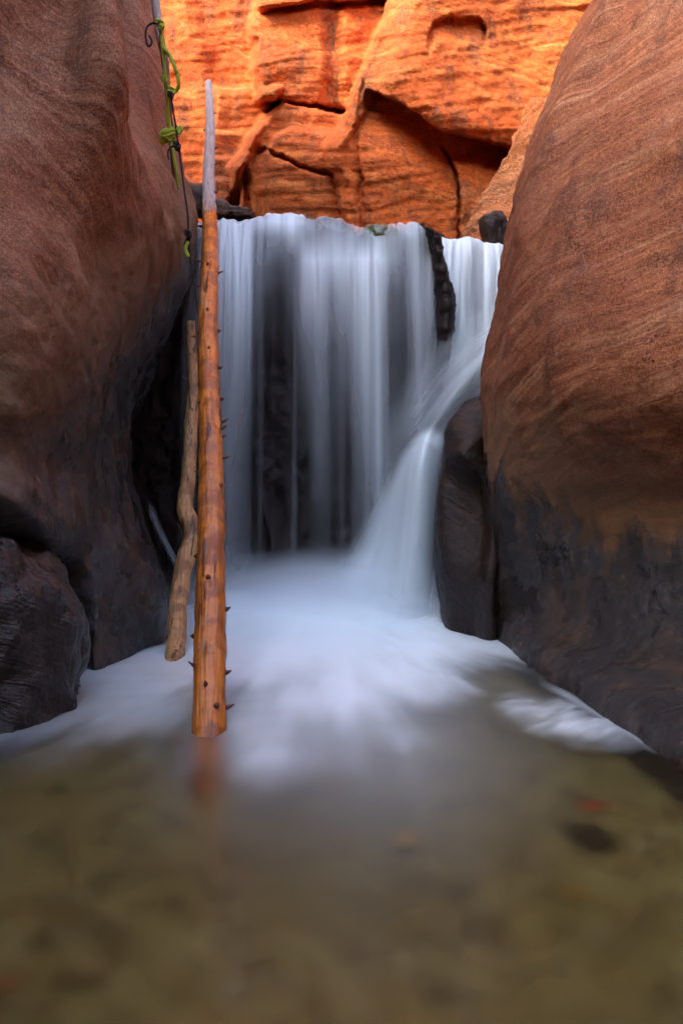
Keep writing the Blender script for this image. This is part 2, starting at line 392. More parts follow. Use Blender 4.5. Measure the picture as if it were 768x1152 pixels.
# ------------------------------------------------------------ ledge that carries the falls
lip_x = [80, 205, 235, 250, 270, 300, 330, 345, 380, 400, 420, 450, 470, 480, 500, 530, 556, 640, 760]
lip_y = [262, 258, 250, 247, 251, 244, 241, 247, 247, 257, 260, 252, 253, 261, 269, 267, 274, 280, 285]
def lip(px): return np.interp(px, lip_x, lip_y)+2.2*noise(np.asarray(px)/9., 0, 7.3)+.4*noise(np.asarray(px)/3.5, 0, 2.3)
n, m = 240, 360
U = np.linspace(60, 760, m); T = np.linspace(0, 1, n)
U, T = np.meshgrid(U, T)
back = T < .22
pyl = lip(U)+.5+3*noise(U/11, 0*U, 4.4)
zl = 1+(576-pyl)/F*9.2
y = np.where(back, 12.5-(12.5-9.15)*(T/.22), 9.15+.30*sm((T-.22)/.12)-.10*sm((T-.6)/.4))
z = np.where(back, zl-.05, zl-(zl+.8)*((T-.22)/.78))
x = (U-384)/F*8.9
y = y+np.where(back, 0, .10*fbm(x*1.6, z*.5, 0*x, 3)+.07*fbm(x*3, z*2.2, 0*x+4, 4, .6))
G = np.stack([x, y, z], -1)
le = grid_mesh('rock_ledge', G, M_dark)
tag(le, 'dark wet rock ledge showing between the streams of the waterfall', 'rock ledge', 'structure')
# black wavy fin of rock between the two streams
P_ = [(478, 254), (487, 262), (492, 285), (496, 310), (500, 335), (500, 365), (498, 395), (488, 425), (476, 470)]
rows = []
for i, (a, b) in enumerate(P_):
    w = 11+2.5*math.sin(i*2.1)
    if i == 0: w = 6
    rows.append([at(a-w-6, b, 9.1), at(a-w*.5-3, b, 8.62), at(a+w*.1, b+2, 8.42), at(a+w*.6, b+3, 8.55), at(a+w, b+4, 9.1)])
G = disp(resample(rows, 150, 60), .05, .02, .025, seed=9, bedf=2)
grid_mesh('rock_fin', G[:, ::-1], M_dark, parent=le)

# ------------------------------------------------------------ boulders and stones
def blob(name, c, r, mat, seed, amp=.16, power=2.6, n=90, f=1.3, fine=.03, tilt=0):
    th, ph = np.meshgrid(np.linspace(0, np.pi, n), np.linspace(0, 2*np.pi, 2*n, endpoint=False), indexing='ij')
    d = np.stack([np.sin(th)*np.cos(ph), np.sin(th)*np.sin(ph), np.cos(th)], -1)
    q = (np.abs(d)**power).sum(-1)**(-1/power)
    q = q*(1+amp*fbm(d[..., 0]*f+seed, d[..., 1]*f, d[..., 2]*f, 3)+fine*fbm(d[..., 0]*6+seed, d[..., 1]*6, d[..., 2]*6, 4, .6))
    G = d*q[..., None]*np.array(r)
    ct, st = math.cos(tilt), math.sin(tilt)
    G = np.stack([G[..., 0]*ct-G[..., 2]*st, G[..., 1], G[..., 0]*st+G[..., 2]*ct], -1)
    o = grid_mesh(name, G, mat, wrap=True)
    o.location = c
    return o
def blob_mat_world(o): return o

bA = blob('boulder', (-2.03, 4.55, .06), (.64, .84, .93), M_boulder, 2.0, amp=.17, n=150, fine=.045, power=2.3)
tag(bA, 'dark wet rounded boulder at the foot of the left wall, under the overhang', 'boulder')
# leaning brown slab boulder between cascade and right wall
tri = [[at(520,452,7.9), at(538,446,7.6), at(545,446,7.5), at(556,452,7.6), at(575,470,8.2)],
       [at(503,480,7.9), at(508,474,7.45), at(540,470,7.3), at(560,480,7.4), at(585,500,8.2)],
       [at(500,500,7.9), at(500,500,7.4), at(524,512,7.05), at(556,520,7.3), at(585,530,8.2)],
       [at(496,540,7.9), at(496,540,7.4), at(535,548,7.25), at(556,555,7.1), at(585,560,8.2)],
       [at(493,590,7.9), at(494,590,7.3), at(540,592,7.1), at(560,600,6.95), at(585,600,8.2)],
       [at(493,640,7.9), at(494,640,7.2), at(535,648,6.9), at(560,650,6.8), at(585,650,8.2)],
       [at(498,690,7.9), at(497,690,7.3), at(530,700,7.0), at(560,712,6.8), at(585,700,8.2)],
       [at(500,760,7.9), at(500,770,7.3), at(530,780,7.0), at(560,790,6.8), at(585,760,8.2)]]
G = disp(resample(tri, 170, 130), .035, .010, .012, seed=5, bed=(.6, .2, .6))
bC = grid_mesh('boulder', G[:, ::-1], M_tri)
tag(bC, 'pointed brown slab boulder wedged between the white cascade and the right wall', 'boulder')
s1 = blob('stone', at(221, 226, 9.35), (.15, .16, .17), M_stone, 4.0, n=40, power=3)
tag(s1, 'rounded brown stone at the lip, between the wall and the tall log', 'stone')
s2 = blob('stone', at(243, 238, 9.5), (.16, .15, .12), M_stone, 6.0, n=40)
tag(s2, 'small dark brown stone at the lip just right of the tall log', 'stone')
s3 = blob('stone', at(266, 243, 9.6), (.20, .2, .075), M_stone, 8.0, n=40)
tag(s3, 'low flat brown stone at the lip beside the white froth', 'stone')
s5 = blob('stone', at(427, 269, 8.90), (.20, .20, .125), simple('mossy_stone', (.10, .11, .05), .35), 21.0, n=40, power=2.4)
tag(s5, 'smooth greenish stone hump at the lip under a thin skin of water', 'stone')
s4 = blob('stone', at(556, 262, 9.1), (.12, .18, .20), M_tri, 11.0, n=40, power=5, tilt=.25)
tag(s4, 'small dark angular stone at the lip, against the right wall', 'stone')

# ------------------------------------------------------------ pool bed, gravel, leaves
N = NT('stream_bed')
P = N.n('ShaderNodeNewGeometry').outputs['Position']
a = N.noise(P, 1.6, 5, .6); b_ = N.noise(P, 9, 5, .65); v = N.n('ShaderNodeTexVoronoi', {'Vector': P, 'Scale': 17.0})
c = N.ramp(a, [(.3, (.21, .17, .085)), (.5, (.25, .21, .115)), (.7, (.29, .26, .16))])
c = N.mix(N.maprange(b_, .4, .65, 0, .35), c, (.12, .09, .045))
bs = N.n('ShaderNodeBsdfPrincipled', {'Base Color': c, 'Roughness': .8, 'Normal': N.bump(b_, .6, .03)})
M_bed = N.surf(bs.outputs[0])
x, y = np.meshgrid(np.concatenate([[-60, -20], np.linspace(-6, 6, 260), [20, 60]]), np.concatenate([[-80, -30], np.linspace(-9, 14, 420)]))
z = -.34-.16*sm((y-3)/4)+.05*fbm(x*1.2, y*1.2, 0*x, 4)+.02*fbm(x*6, y*6, 0*x+2, 3)
z = z+.5*sm((-9-y)/20)+1.2*sm((np.abs(x)-7)/20)
bed = grid_mesh('stream_bed', np.stack([x, y, z], -1), M_bed)
tag(bed, 'olive brown sandy stream bed under the pool water', 'stream bed', 'structure')
# gravel: countless small pebbles on the bed
N = NT('gravel')
at_ = N.n('ShaderNodeAttribute', attribute_name='tone').outputs['Fac']
c = N.ramp(at_, [(0, (.10, .07, .035)), (.3, (.22, .16, .08)), (.55, (.30, .24, .14)), (.8, (.16, .13, .085)), (.93, (.40, .36, .28)), (1, (.36, .15, .05))])
M_gravel = N.surf(N.n('ShaderNodeBsdfPrincipled', {'Base Color': c, 'Roughness': .7}).outputs[0])
bm = bmesh.new(); bmesh.ops.create_icosphere(bm, subdivisions=1, radius=1)
iv = np.array([v.co[:] for v in bm.verts]); bf = np.array([[v.index for v in f.verts] for f in bm.faces]); bm.free()
K = 5200
rs_ = np.random.RandomState(11)
cx = rs_.uniform(-1.9, 2.1, K); cy = 1.2+rs_.uniform(0, 1, K)**1.3*4.3
sz = .014+.032*rs_.uniform(0, 1, K)**3
cz = -.34-.16*sm((cy-3)/4)+.05*fbm(cx*1.2, cy*1.2, 0*cx, 4)+sz*.2
an = rs_.uniform(0, 6.28, K)
sc3 = np.stack([sz*rs_.uniform(.9, 1.7, K), sz*rs_.uniform(.7, 1.2, K), sz*.6], -1)
V = iv[None]*sc3[:, None]*(1+.12*rs_.normal(size=(K, len(iv), 1)))
V = np.stack([V[..., 0]*np.cos(an)[:, None]-V[..., 1]*np.sin(an)[:, None], V[..., 0]*np.sin(an)[:, None]+V[..., 1]*np.cos(an)[:, None], V[..., 2]], -1)
V = V+np.stack([cx, cy, cz], -1)[:, None]
me = bpy.data.meshes.new('gravel'); FA = (bf[None]+(np.arange(K)*len(iv))[:, None, None]).reshape(-1, 3)
me.from_pydata(V.reshape(-1, 3).tolist(), [], FA.tolist())
ta = me.attributes.new('tone', 'FLOAT', 'POINT'); ta.data.foreach_set('value', np.repeat(rs_.uniform(0, 1, K), len(iv)).astype(np.float32))
me.polygons.foreach_set('use_smooth', np.ones(len(me.polygons), bool)); me.materials.append(M_gravel)
gr = bpy.data.objects.new('gravel', me); COL.objects.link(gr)
tag(gr, 'brown and tan gravel spread over the pool bed', 'gravel', 'stuff')

def bedz(x, y): return float(-.34-.16*sm((y-3)/4))
def underwater(px, py, depth=.30):
    # point on the bed seen through the flat surface at that place (rough refraction estimate)
    D = 1.0*F/(py-576); t = depth*.75/1.0
    D2 = D*(1+t*.40)
    return ((px-384)/F*D2, D2)
def leaf(px, py, col, size, rot, label, name='fallen_leaf'):
    x, y = underwater(px, py)
    L = np.linspace(0, 1, 24)
    wdt = np.sin(np.pi*L**.8)*(1+.25*np.abs(np.sin(L*14)))*.45
    C = np.linspace(-1, 1, 9)
    l, c = np.meshgrid(L, C, indexing='ij')
    X = (l-.5)*2; Y = c*wdt[:, None]; Z = .10*c*c+.10*np.sin(l*3)
    X, Y = X*math.cos(rot)-Y*math.sin(rot), X*math.sin(rot)+Y*math.cos(rot)
    G = np.stack([X, Y, Z], -1)*size
    o = grid_mesh(name, G, simple(name+'_skin', col, .5)); o.location = (x, y, bedz(x, y)+.07)
    so = o.modifiers.new('s', 'SOLIDIFY'); so.thickness = .002
    tag(o, label, 'leaf', group='fallen leaves on the pool bed'); return o
leaf(667, 906, (.50, .06, .025), .060, .2, 'small red leaf by the dark stone under the water')
leaf(458, 940, (.42, .27, .05), .075, 1.1, 'blurred yellow leaf under the water in the middle of the pool')
leaf(645, 996, (.36, .20, .05), .05, .6, 'dull ochre leaf under the water, between the red leaf and the bottom edge')
leaf(8, 1090, (.34, .10, .04), .04, 2.0, 'tiny rust red leaf under the water at the lower left')
x, y = underwater(664, 934)
ds = blob('stone', (x, y, bedz(x, y)+.03), (.08, .12, .05), M_stone, 14.0, n=30)
ds.data.materials[0] = simple('dark_pebble', (.035, .025, .014), .8)
tag(ds, 'dark submerged stone under the pool surface next to the red leaf', 'stone')

# ------------------------------------------------------------ pool water
xs = np.linspace(-3.6, 3.6, 520); ys = np.concatenate([np.linspace(-8, 1.2, 60), np.linspace(1.2, 9.4, 640)[1:]])
x, y = np.meshgrid(xs, ys)
Ds = np.maximum(y, .4)
ppx = 384+F*x/Ds; ppy = 576+F*1.0/Ds
cx0, cy0 = -.15, 9.8
rad = np.hypot(x-cx0, y-cy0); ang = np.arctan2(x-cx0, cy0-y)
stream = fbm(ang*6, rad*.45, 0*x, 4, .6)
fine = fbm(ang*26, rad*.9, 0*x+5, 3, .6)
edge = np.interp(ppx, [-60, 0, 60, 110, 160, 205, 250, 300, 350, 400, 450, 500, 550, 600, 650, 700], [905, 880, 872, 862, 858, 850, 872, 892, 880, 872, 845, 815, 788, 765, 745, 735])
soft = np.interp(ppx, [0, 200, 300, 420, 520, 650], [100, 110, 170, 170, 110, 40])
edge = edge+np.interp(ppx, [0, 200, 300, 420, 520, 650], [10, 12, 20, 20, 12, 4])
t = (edge-ppy+34*stream+22*fine)/soft
foam = sm(t)**1.15
peak = np.interp(ppx, [0, 60, 130, 200, 260, 480, 560, 640], [.20, .30, .46, .66, .97, .97, .62, .25])
foam *= peak*(.94+.12*stream+.05*fine)
# greyer, calmer belt along the left boulder
foam *= 1-.25*sm(1-np.abs(ppy-790)/40)*sm((230-ppx)/120)
# the second tongue of foam by the right wall
d2 = ((ppx-640-.4*(ppy-810))/85)**2+((ppy-812-.18*(ppx-640))/30)**2
edge2 = fbm(ppx/60, ppy/18, 0*x, 3, .5)
foam2 = sm((1.15-d2+.55*edge2)/1.7)**1.4*.62*(1+.45*fbm((ppx-ppy*.6)/40, (ppy+.45*ppx)/7, 0*x, 3, .6))
foam2 = np.maximum(foam2, .30*sm(1-np.abs(ppy-(786+.58*(ppx-640)))/9)*sm((ppx-600)/40)*sm((745-ppx)/30))
foam = np.clip(np.maximum(foam, foam2), 0, 1)
milky = .22*sm((1040-ppy)/260)*sm(1-np.abs(ppx-390)/300)*(1+.4*stream)
foam = np.clip(foam+milky*(1-foam), 0, .985)
foam *= 1-.92*sm(1-np.abs(ppx-(234-.05*(ppy-830)))/36)*sm((ppy-800)/24)*sm((985-ppy)/90)
foam[y > 8.7] *= .6
z = .012*fbm(x*1.3, y*1.3, 0*x, 3)*sm((y-2)/3)+.03*foam*(1+.5*fbm(x*1.2, y*.8, 0*x+8, 2))
z += .22*sm(1-np.abs(y-8.25)/1.3)*sm((x+1.75)/.7)*sm((1.25-x)/.5)*(1+.18*fbm(x*1.5, y, 0*x+3, 3))
G = np.stack([x, y, z], -1)
N = NT('pool_water')
P = N.n('ShaderNodeNewGeometry').outputs['Position']
fo = N.n('ShaderNodeAttribute', attribute_name='foam').outputs['Fac']
mp = N.n('ShaderNodeMapping', {'Vector': P, 'Scale': (1.0, .6, 1)}).outputs[0]
nb = N.bump(N.noise(mp, 2.6, 3, .5), .22, .05)
refr = N.n('ShaderNodeBsdfRefraction', {'Color': (.88, .86, .61, 1), 'Roughness': .38, 'IOR': 1.33, 'Normal': nb})
glo = N.n('ShaderNodeBsdfGlossy', {'Color': (1, 1, 1, 1), 'Roughness': .22, 'Normal': nb})
fr = N.n('ShaderNodeFresnel', {'IOR': 1.33}).outputs[0]
clear = N.n('ShaderNodeMixShader', {0: N.math('MULTIPLY', fr, .75), 1: refr.outputs[0], 2: glo.outputs[0]})
white = N.n('ShaderNodeBsdfDiffuse', {'Color': (.82, .93, .94, 1)})
tr = N.n('ShaderNodeBsdfTranslucent', {'Color': (.80, .86, .90, 1)})
wh = N.n('ShaderNodeMixShader', {0: .15, 1: white.outputs[0], 2: tr.outputs[0]})
sh = N.n('ShaderNodeMixShader', {0: fo, 1: clear.outputs[0], 2: wh.outputs[0]})
M_pool = N.surf(sh.outputs[0])
po = grid_mesh('water', G, M_pool, {'foam': foam})
tag(po, 'pool of clear olive water with silky white foam below the falls', 'water', 'structure')

# ------------------------------------------------------------ falling water
def water_mat(name, col):
    N = NT(name)
    al = N.n('ShaderNodeAttribute', attribute_name='veil').outputs['Fac']
    d = N.n('ShaderNodeBsdfDiffuse', {'Color': (*col, 1)})
    t = N.n('ShaderNodeBsdfTranslucent', {'Color': (*col, 1)})
    w = N.n('ShaderNodeMixShader', {0: .35, 1: d.outputs[0], 2: t.outputs[0]})
    g = N.n('ShaderNodeBsdfGlossy', {'Color': (1, 1, 1, 1), 'Roughness': .35})
    w = N.n('ShaderNodeMixShader', {0: .06, 1: w.outputs[0], 2: g.outputs[0]})
    tr = N.n('ShaderNodeBsdfTransparent')
    sh = N.n('ShaderNodeMixShader', {0: al, 1: tr.outputs[0], 2: w.outputs[0]})
    return N.surf(sh.outputs[0])
M_fall = water_mat('falling_water', (.80, .92, .94))

kx = [205, 220, 235, 245, 262, 280, 288, 300, 315, 330, 345, 360, 375, 390, 405, 425, 440, 455, 470, 485, 498]
ky = [250, 268, 292, 335, 400, 520, 605, 655, 690]
A = np.array([
 [.20,.45,.60,.80,.88,.85,.75,.80,.92,.90,.60,.45,.50,.40,.30,.40,.45,.60,.75,.70,.0],
 [.30,.50,.70,.85,.92,.88,.60,.55,.60,.70,.60,.60,.65,.65,.60,.70,.60,.55,.72,.65,.0],
 [.30,.50,.70,.85,.92,.86,.55,.45,.40,.45,.85,.92,.85,.90,.95,.95,.60,.50,.75,.65,.0],
 [.30,.42,.60,.75,.85,.80,.45,.25,.20,.35,.75,.78,.55,.75,.92,.88,.35,.40,.75,.55,.0],
 [.25,.32,.45,.62,.74,.60,.25,.10,.08,.15,.42,.58,.35,.48,.84,.78,.25,.25,.62,.35,.0],
 [.12,.16,.28,.46,.58,.36,.12,.05,.04,.06,.10,.42,.24,.14,.52,.70,.38,.18,.34,.15,.0],
 [.12,.16,.28,.40,.48,.34,.14,.05,.04,.06,.10,.18,.14,.14,.34,.50,.5,.4,.3,.15,.0],
 [.25,.35,.50,.58,.62,.58,.45,.36,.32,.34,.38,.42,.45,.45,.55,.65,.7,.6,.4,.2,.0],
 [.4,.5,.6,.7,.8,.8,.8,.7,.7,.7,.7,.75,.8,.8,.85,.9,.9,.9,.8,.5,.2]])
def table(px, py):
    out = np.zeros_like(px); rows = [np.interp(px, kx, r) for r in A]
    for i in range(len(ky)-1):
        f = np.clip((py-ky[i])/(ky[i+1]-ky[i]), 0, 1); m_ = (py >= ky[i]) if i else (py > -1e9)
        out = np.where(m_, rows[i]*(1-f)+rows[i+1]*f, out)
    return out
def curtain(U0, U1, doff, seed, scale, n=260, m=420):
    U, T = np.meshgrid(np.linspace(U0, U1, m), np.linspace(0, 1, n))
    lp = lip(U)
    top = T < .12
    tt = np.clip((T-.12)/.88, 0, 1)
    D = np.where(top, 10.8-(10.8-8.75)*(T/.12), 8.75-.42*np.sqrt(tt)+.0*tt)+doff
    zl = 1+(576-lp)/F*8.75
    fr_ = 12*np.abs(noise(U/14, 0*U+seed, 0*U))*np.exp(-tt*9)          # streams leave the lip at uneven heights
    z = np.where(top, zl+.02*sm(T/.12), zl-(zl+.03)*tt**.97)-np.where(top, 0, .0)
    ripple = .02*fbm(U/13+seed, tt*.8, 0*U, 3)*sm(tt*6)
    wob = .035*fbm(U/9+seed, T*3, 0*U+3, 3)*np.exp(-tt*14)*np.where(top, .7, 1)
    fan = (U-350)*.018*tt
    x = (U+fan-384)/F*8.7
    pyv = 576-(z-1)/D*F
    s1 = fbm(U/12+seed, tt*.55, 0*U+seed, 2, .5); s2 = fbm(U/3.5+seed, tt*.6, 0*U+2, 2, .5)
    al = table(U+3*fbm(U/16+seed, tt*.5, 0*U, 2), pyv)
    al = 1.10*np.clip(al, 0, 1)**2.1
    s3 = fbm(U/10+seed*3, tt*.5, 0*U+seed, 2, .5)
    al = al+.085*sm((s3+.2)/.9)*sm(tt*6)
    al = np.where(top, np.interp(U, [205, 290, 300, 335, 345, 445, 460, 495], [.6, .6, .9, .9, .30, .30, .5, .5])*(1+.8*noise(U/6, T*30, 0*U)), al)
    al = al*scale*(1+.28*s1+.16*s2*np.exp(-tt*6))
    al = al*np.where(U < 212, (U-205)/7, 1)
    al = np.clip(al, 0, .97)
    return np.stack([x, D+ripple, z+wob], -1), al
G1, a1 = curtain(205, 497, 0, 1.0, .95)
G2, a2 = curtain(207, 495, .14, 9.0, .22, 160, 260)
w1 = grid_mesh('curtain', G1, M_fall, {'veil': a1}); w2 = grid_mesh('curtain_rear', G2, M_fall, {'veil': a2})
def join_attr(obs, name):
    vs = []; fs = []; av = []; off = 0
    for o in obs:
        me = o.data; k = len(me.vertices)
        c = np.empty(k*3, np.float32); me.vertices.foreach_get('co', c); vs.append(c.reshape(-1, 3))
        q = np.empty(len(me.polygons)*4, np.int32); me.loops.foreach_get('vertex_index', q); fs.append(q.reshape(-1, 4)+off)
        a = np.empty(k, np.float32); me.attributes['veil'].data.foreach_get('value', a); av.append(a); off += k
    me = bpy.data.meshes.new(name); V = np.concatenate(vs); q = np.concatenate(fs)
    me.vertices.add(len(V)); me.vertices.foreach_set('co', V.ravel())
    me.loops.add(q.size); me.loops.foreach_set('vertex_index', q.ravel().astype(np.int32))
    me.polygons.add(len(q)); me.polygons.foreach_set('loop_start', (np.arange(len(q))*4).astype(np.int32))
    me.update(calc_edges=True); me.polygons.foreach_set('use_smooth', np.ones(len(me.polygons), bool))
    t_ = me.attributes.new('veil', 'FLOAT', 'POINT'); t_.data.foreach_set('value', np.concatenate(av))
    me.materials.append(M_fall)
    for o in obs: bpy.data.objects.remove(o)
    o = bpy.data.objects.new(name, me); COL.objects.link(o); return o
wf = join_attr([w1, w2], 'waterfall')
tag(wf, 'wide curtain of silky white water dropping from the lip behind the tall log', 'waterfall')

# right stream: upper chute, diagonal band and white fan at its foot
U, T = np.meshgrid(np.linspace(488, 580, 160), np.linspace(0, 1, 220))
lp = lip(U); top = T < .2; tt = np.clip((T-.2)/.8, 0, 1)
zl = 1+(576-lp)/F*8.9
D = np.where(top, 10.8-1.9*(T/.2), 8.9-.35*np.sqrt(tt))
z = np.where(top, zl, zl-2.25*tt)
Uc = U-6*tt+np.interp(lp*0+tt, [0, 1], [0, -8])
x = (Uc-384)/F*8.85
s1 = fbm(U/20, tt*.8, 0*U, 3)
al = (.93-.55*tt+.25*s1)*sm((U-489-10*tt*(1-tt))/9)*np.where(top, .9, 1)
al = al*(1-sm((tt-.50)/.42))
c1 = grid_mesh('chute', np.stack([x, D+.04*s1, z+np.where(top, .03*s1, 0)], -1), M_fall, {'veil': np.clip(al, 0, .97)})
band = [[at(585,322,8.5), at(588,350,8.3), at(588,390,8.15), at(588,430,8.3)],
        [at(545,340,8.5), at(550,375,8.25), at(550,410,8.05), at(552,448,8.2)],
        [at(500,372,8.5), at(516,402,8.2), at(522,435,7.95), at(528,470,8.1)],
        [at(456,418,8.5), at(484,440,8.15), at(495,465,7.85), at(505,487,7.9)],
        [at(430,480,8.45), at(456,488,8.05), at(478,492,7.8), at(501,496,7.85)],
        [at(408,550,8.4), at(440,540,8.0), at(470,528,7.7), at(500,534,7.8)],
        [at(378,612,8.35), at(426,610,7.9), at(465,600,7.6), at(498,600,7.75)],
        [at(352,660,8.3), at(408,668,7.8), at(460,672,7.5), at(498,670,7.7)],
        [at(318,700,8.3), at(395,715,7.7), at(455,725,7.4), at(500,725,7.65)]]
G = resample(band, 300, 180)
T, U = np.meshgrid(np.linspace(0, 1, 300), np.linspace(0, 1, 180), indexing='ij')
s1 = fbm(U*7, T*1.3, 0*U, 3, .6); s2 = fbm(U*22, T*2, 0*U+4, 2)
prof_top = np.interp(U, [0, .30, .55, .8, .93, 1], [0, .26, .34, .26, .50, .70])
prof_low = np.interp(U, [0, .14, .34, .58, .78, .92, 1], [0, .48, .94, .90, .58, .18, .03])
uL = np.interp(T, [.40, .47, .56, .68, .82, 1], [.74, .52, .30, .12, .03, 0])
band_al = prof_top*sm((.76-T)/.34)
spout = sm((U-uL)/.26)*np.interp(U, [0, .5, .66, .80, .92, 1], [.95, .95, .85, .55, .18, .03])*sm((T-.40)/.07)
spout = np.maximum(spout, .93*sm(1-np.abs(T-.50)/.09)*sm((U-uL)/.2)*sm((1.0-U)/.16))
al = 1-(1-band_al*(1+.35*s1+.05*s2))*(1-spout*(1+.10*s1+.02*s2))
al = al*(1-.55*sm((T-.80)/.2)*sm((U-.35)/.5))
c2 = grid_mesh('fan', G, M_fall, {'veil': np.clip(al, 0, .97)})
# thin jet spilling from the fan's shoulder, and spray at the foot
ca = join_attr([c1, c2], 'cascade')
tag(ca, 'narrow chute of white water sliding past the pointed boulder and fanning into the pool', 'waterfall')
# thin side jet at far left
jet = [[at(160,560,8.3), at(172,560,8.3)], [at(170,590,8.2), at(182,588,8.2)], [at(186,620,8.1), at(196,618,8.1)], [at(203,655,8.0), at(214,655,8.0)], [at(215,700,8.0), at(230,700,8.0)]]
G = resample(jet, 90, 24); T, U = np.meshgrid(np.linspace(0, 1, 90), np.linspace(0, 1, 24), indexing='ij')
vj = grid_mesh('water_jet', G, M_fall, {'veil': np.clip(.30*sm(1-np.abs(U-.5)*2)*sm(T*5)*(1.1+.3*noise(U*4, T*2, 0*U)), 0, 1)})
tag(vj, 'faint thin jet of water between the left wall and the crooked log', 'waterfall')

# spray hanging over the landing zone
N = NT('mist'); P = N.n('ShaderNodeTexCoord').outputs['Object']
q = N.n('ShaderNodeVectorMath', {0: P}, operation='LENGTH').outputs['Value']
dn = N.math('MULTIPLY', N.maprange(q, .0, 1.0, 1, 0), 4.2)
vol = N.n('ShaderNodeVolumePrincipled', {'Color': (.95, .97, 1, 1), 'Density': dn, 'Anisotropy': .2})
N.t.links.new(vol.outputs[0], N.out.inputs['Volume'])
bm = bmesh.new(); bmesh.ops.create_icosphere(bm, subdivisions=3, radius=1.0)
me = bpy.data.meshes.new('mist'); bm.to_mesh(me); bm.free(); me.materials.append(N.m)
mi = bpy.data.objects.new('mist', me); COL.objects.link(mi); mi.location = (-.10, 8.0, .12); mi.scale = (1.7, .75, .62)
tag(mi, 'pale spray mist hovering where the falls hit the pool', 'mist', 'stuff')

mj = mi.copy(); COL.objects.link(mj); mj.location = (.42, 7.55, .05); mj.scale = (.62, .45, .34)
mj['label'] = 'small puff of pale spray at the foot of the right hand cascade'

# ------------------------------------------------------------ logs
def wood(name, base, dark, high, zsplit, rough=.35, axis=None):
    N = NT(name)
    P = N.n('ShaderNodeTexCoord').outputs['Object']
    ax = Vector(axis).normalized()
    al = N.vec('DOT_PRODUCT', P, tuple(ax))
    comp = N.n('ShaderNodeVectorMath', {0: P, 1: N.n('ShaderNodeVectorMath', {0: tuple(ax), 'Scale': al}, operation='SCALE').outputs[0]}, operation='SUBTRACT').outputs[0]
    st = N.n('ShaderNodeVectorMath', {0: comp, 1: N.n('ShaderNodeVectorMath', {0: tuple(ax), 'Scale': N.math('MULTIPLY', al, .06)}, operation='SCALE').outputs[0]}, operation='ADD').outputs[0]
    gr_ = N.noise(st, 60, 5, .65); gr2 = N.noise(st, 22, 4, .6)
    pat = N.noise(P, 5, 5, .65)
    c = N.ramp(gr_, [(.3, dark), (.5, base), (.72, tuple(min(1, v*1.35) for v in base))])
    c = N.mix(N.maprange(pat, .46, .62, 0, .8), c, dark)
    c = N.mix(N.maprange(N.noise(st, 9, 3), .58, .66, 0, .45), c, (.60, .36, .18))
    c = N.mix(N.maprange(gr2, .57, .61, 0, .85), c, tuple(v*.25 for v in dark))
    hz = N.math('ADD', al, N.math('MULTIPLY', N.math('SUBTRACT', pat, .5), 1.2))
    up = N.maprange(hz, zsplit-.25, zsplit+.25)
    hc = N.ramp(gr_, [(.3, tuple(v*.45 for v in high)), (.5, high), (.7, tuple(min(1, v*1.3) for v in high))])
    c = N.mix(up, c, hc)
    rg = N.n('ShaderNodeMix', {0: up, 2: rough, 3: .85}, data_type='FLOAT').outputs[0]
    h = N.math('ADD', N.math('MULTIPLY', gr_, .6), N.math('MULTIPLY', gr2, .8))
    bs = N.n('ShaderNodeBsdfPrincipled', {'Base Color': c, 'Roughness': rg, 'Normal': N.bump(h, .7, .02)})
    bs.inputs['Specular IOR Level'].default_value = .5
    return N.surf(bs.outputs[0])
def along(A_, B_, t): return np.array(A_)*(1-t)+np.array(B_)*t
# main log: foot in the pool, top leaning over the lip
P0 = np.array(at(235, 824, 4.05)); P1 = np.array(at(236, 246, 8.62)); dirv = P1-P0
ts = [-.14, 0, .15, .3, .45, .6, .75, .9, 1.0, 1.2, 1.5, 1.80]
wob = [0, 0, .008, .014, .004, -.012, -.004, .008, .0, -.012, .004, -.02]
ts[0] = -.24
pts = [P0+dirv*t+np.array([w, 0, 0]) for t, w in zip(ts, wob)]
rads = [.080, .080, .079, .077, .076, .077, .078, .078, .071, .065, .058, .048]
# image width check: 40 px at foot, 27 px half way, 17 px at the lip
M_log = wood('peeled_wet_wood', (.50, .150, .015), (.20, .048, .008), (.36, .30, .25), dirv.dot(dirv/np.linalg.norm(dirv))*1.03, .28, axis=dirv)
root = bpy.data.objects.new('log', None); COL.objects.link(root); root.location = P0
tag(root, 'tall straight peeled log, orange and knotty, grey at the top, leaning on the lip', 'log')
Gt = tube(pts, rads, seg=48, rough=.085, res=320, nf=7.0)-P0
tk = grid_mesh('trunk', Gt, M_log, parent=root, wrap=True)
M_stub = simple('knot_wood', (.10, .03, .012), .6)
rs_ = np.random.RandomState(4)
du = dirv/np.linalg.norm(dirv)
side = np.cross(du, [0, 1, 0]); side /= np.linalg.norm(side); outv = np.cross(side, du)
if outv[1] > 0: outv = -outv
def stub(t, phi, ln, r):
    c = np.array([np.interp(t, ts, [p[i] for p in pts]) for i in range(3)]); R_ = np.interp(t, ts, rads)
    d = side*math.cos(phi)+outv*math.sin(phi)
    if (d[0] > 0) != (math.cos(phi) > 0): d = -side*math.cos(phi)+outv*math.sin(phi)
    up = d+du*.35; up /= np.linalg.norm(up)
    p = [c+d*R_*.80, c+d*R_+up*.012, c+d*R_+up*ln*.6, c+d*R_+up*ln]
    g = tube(np.array(p)-P0, [r*1.6, r*1.25, r*.8, r*.35], seg=10, rough=.25, seed=t*9)
    grid_mesh('branch_stub', g, M_stub, parent=root, wrap=True)
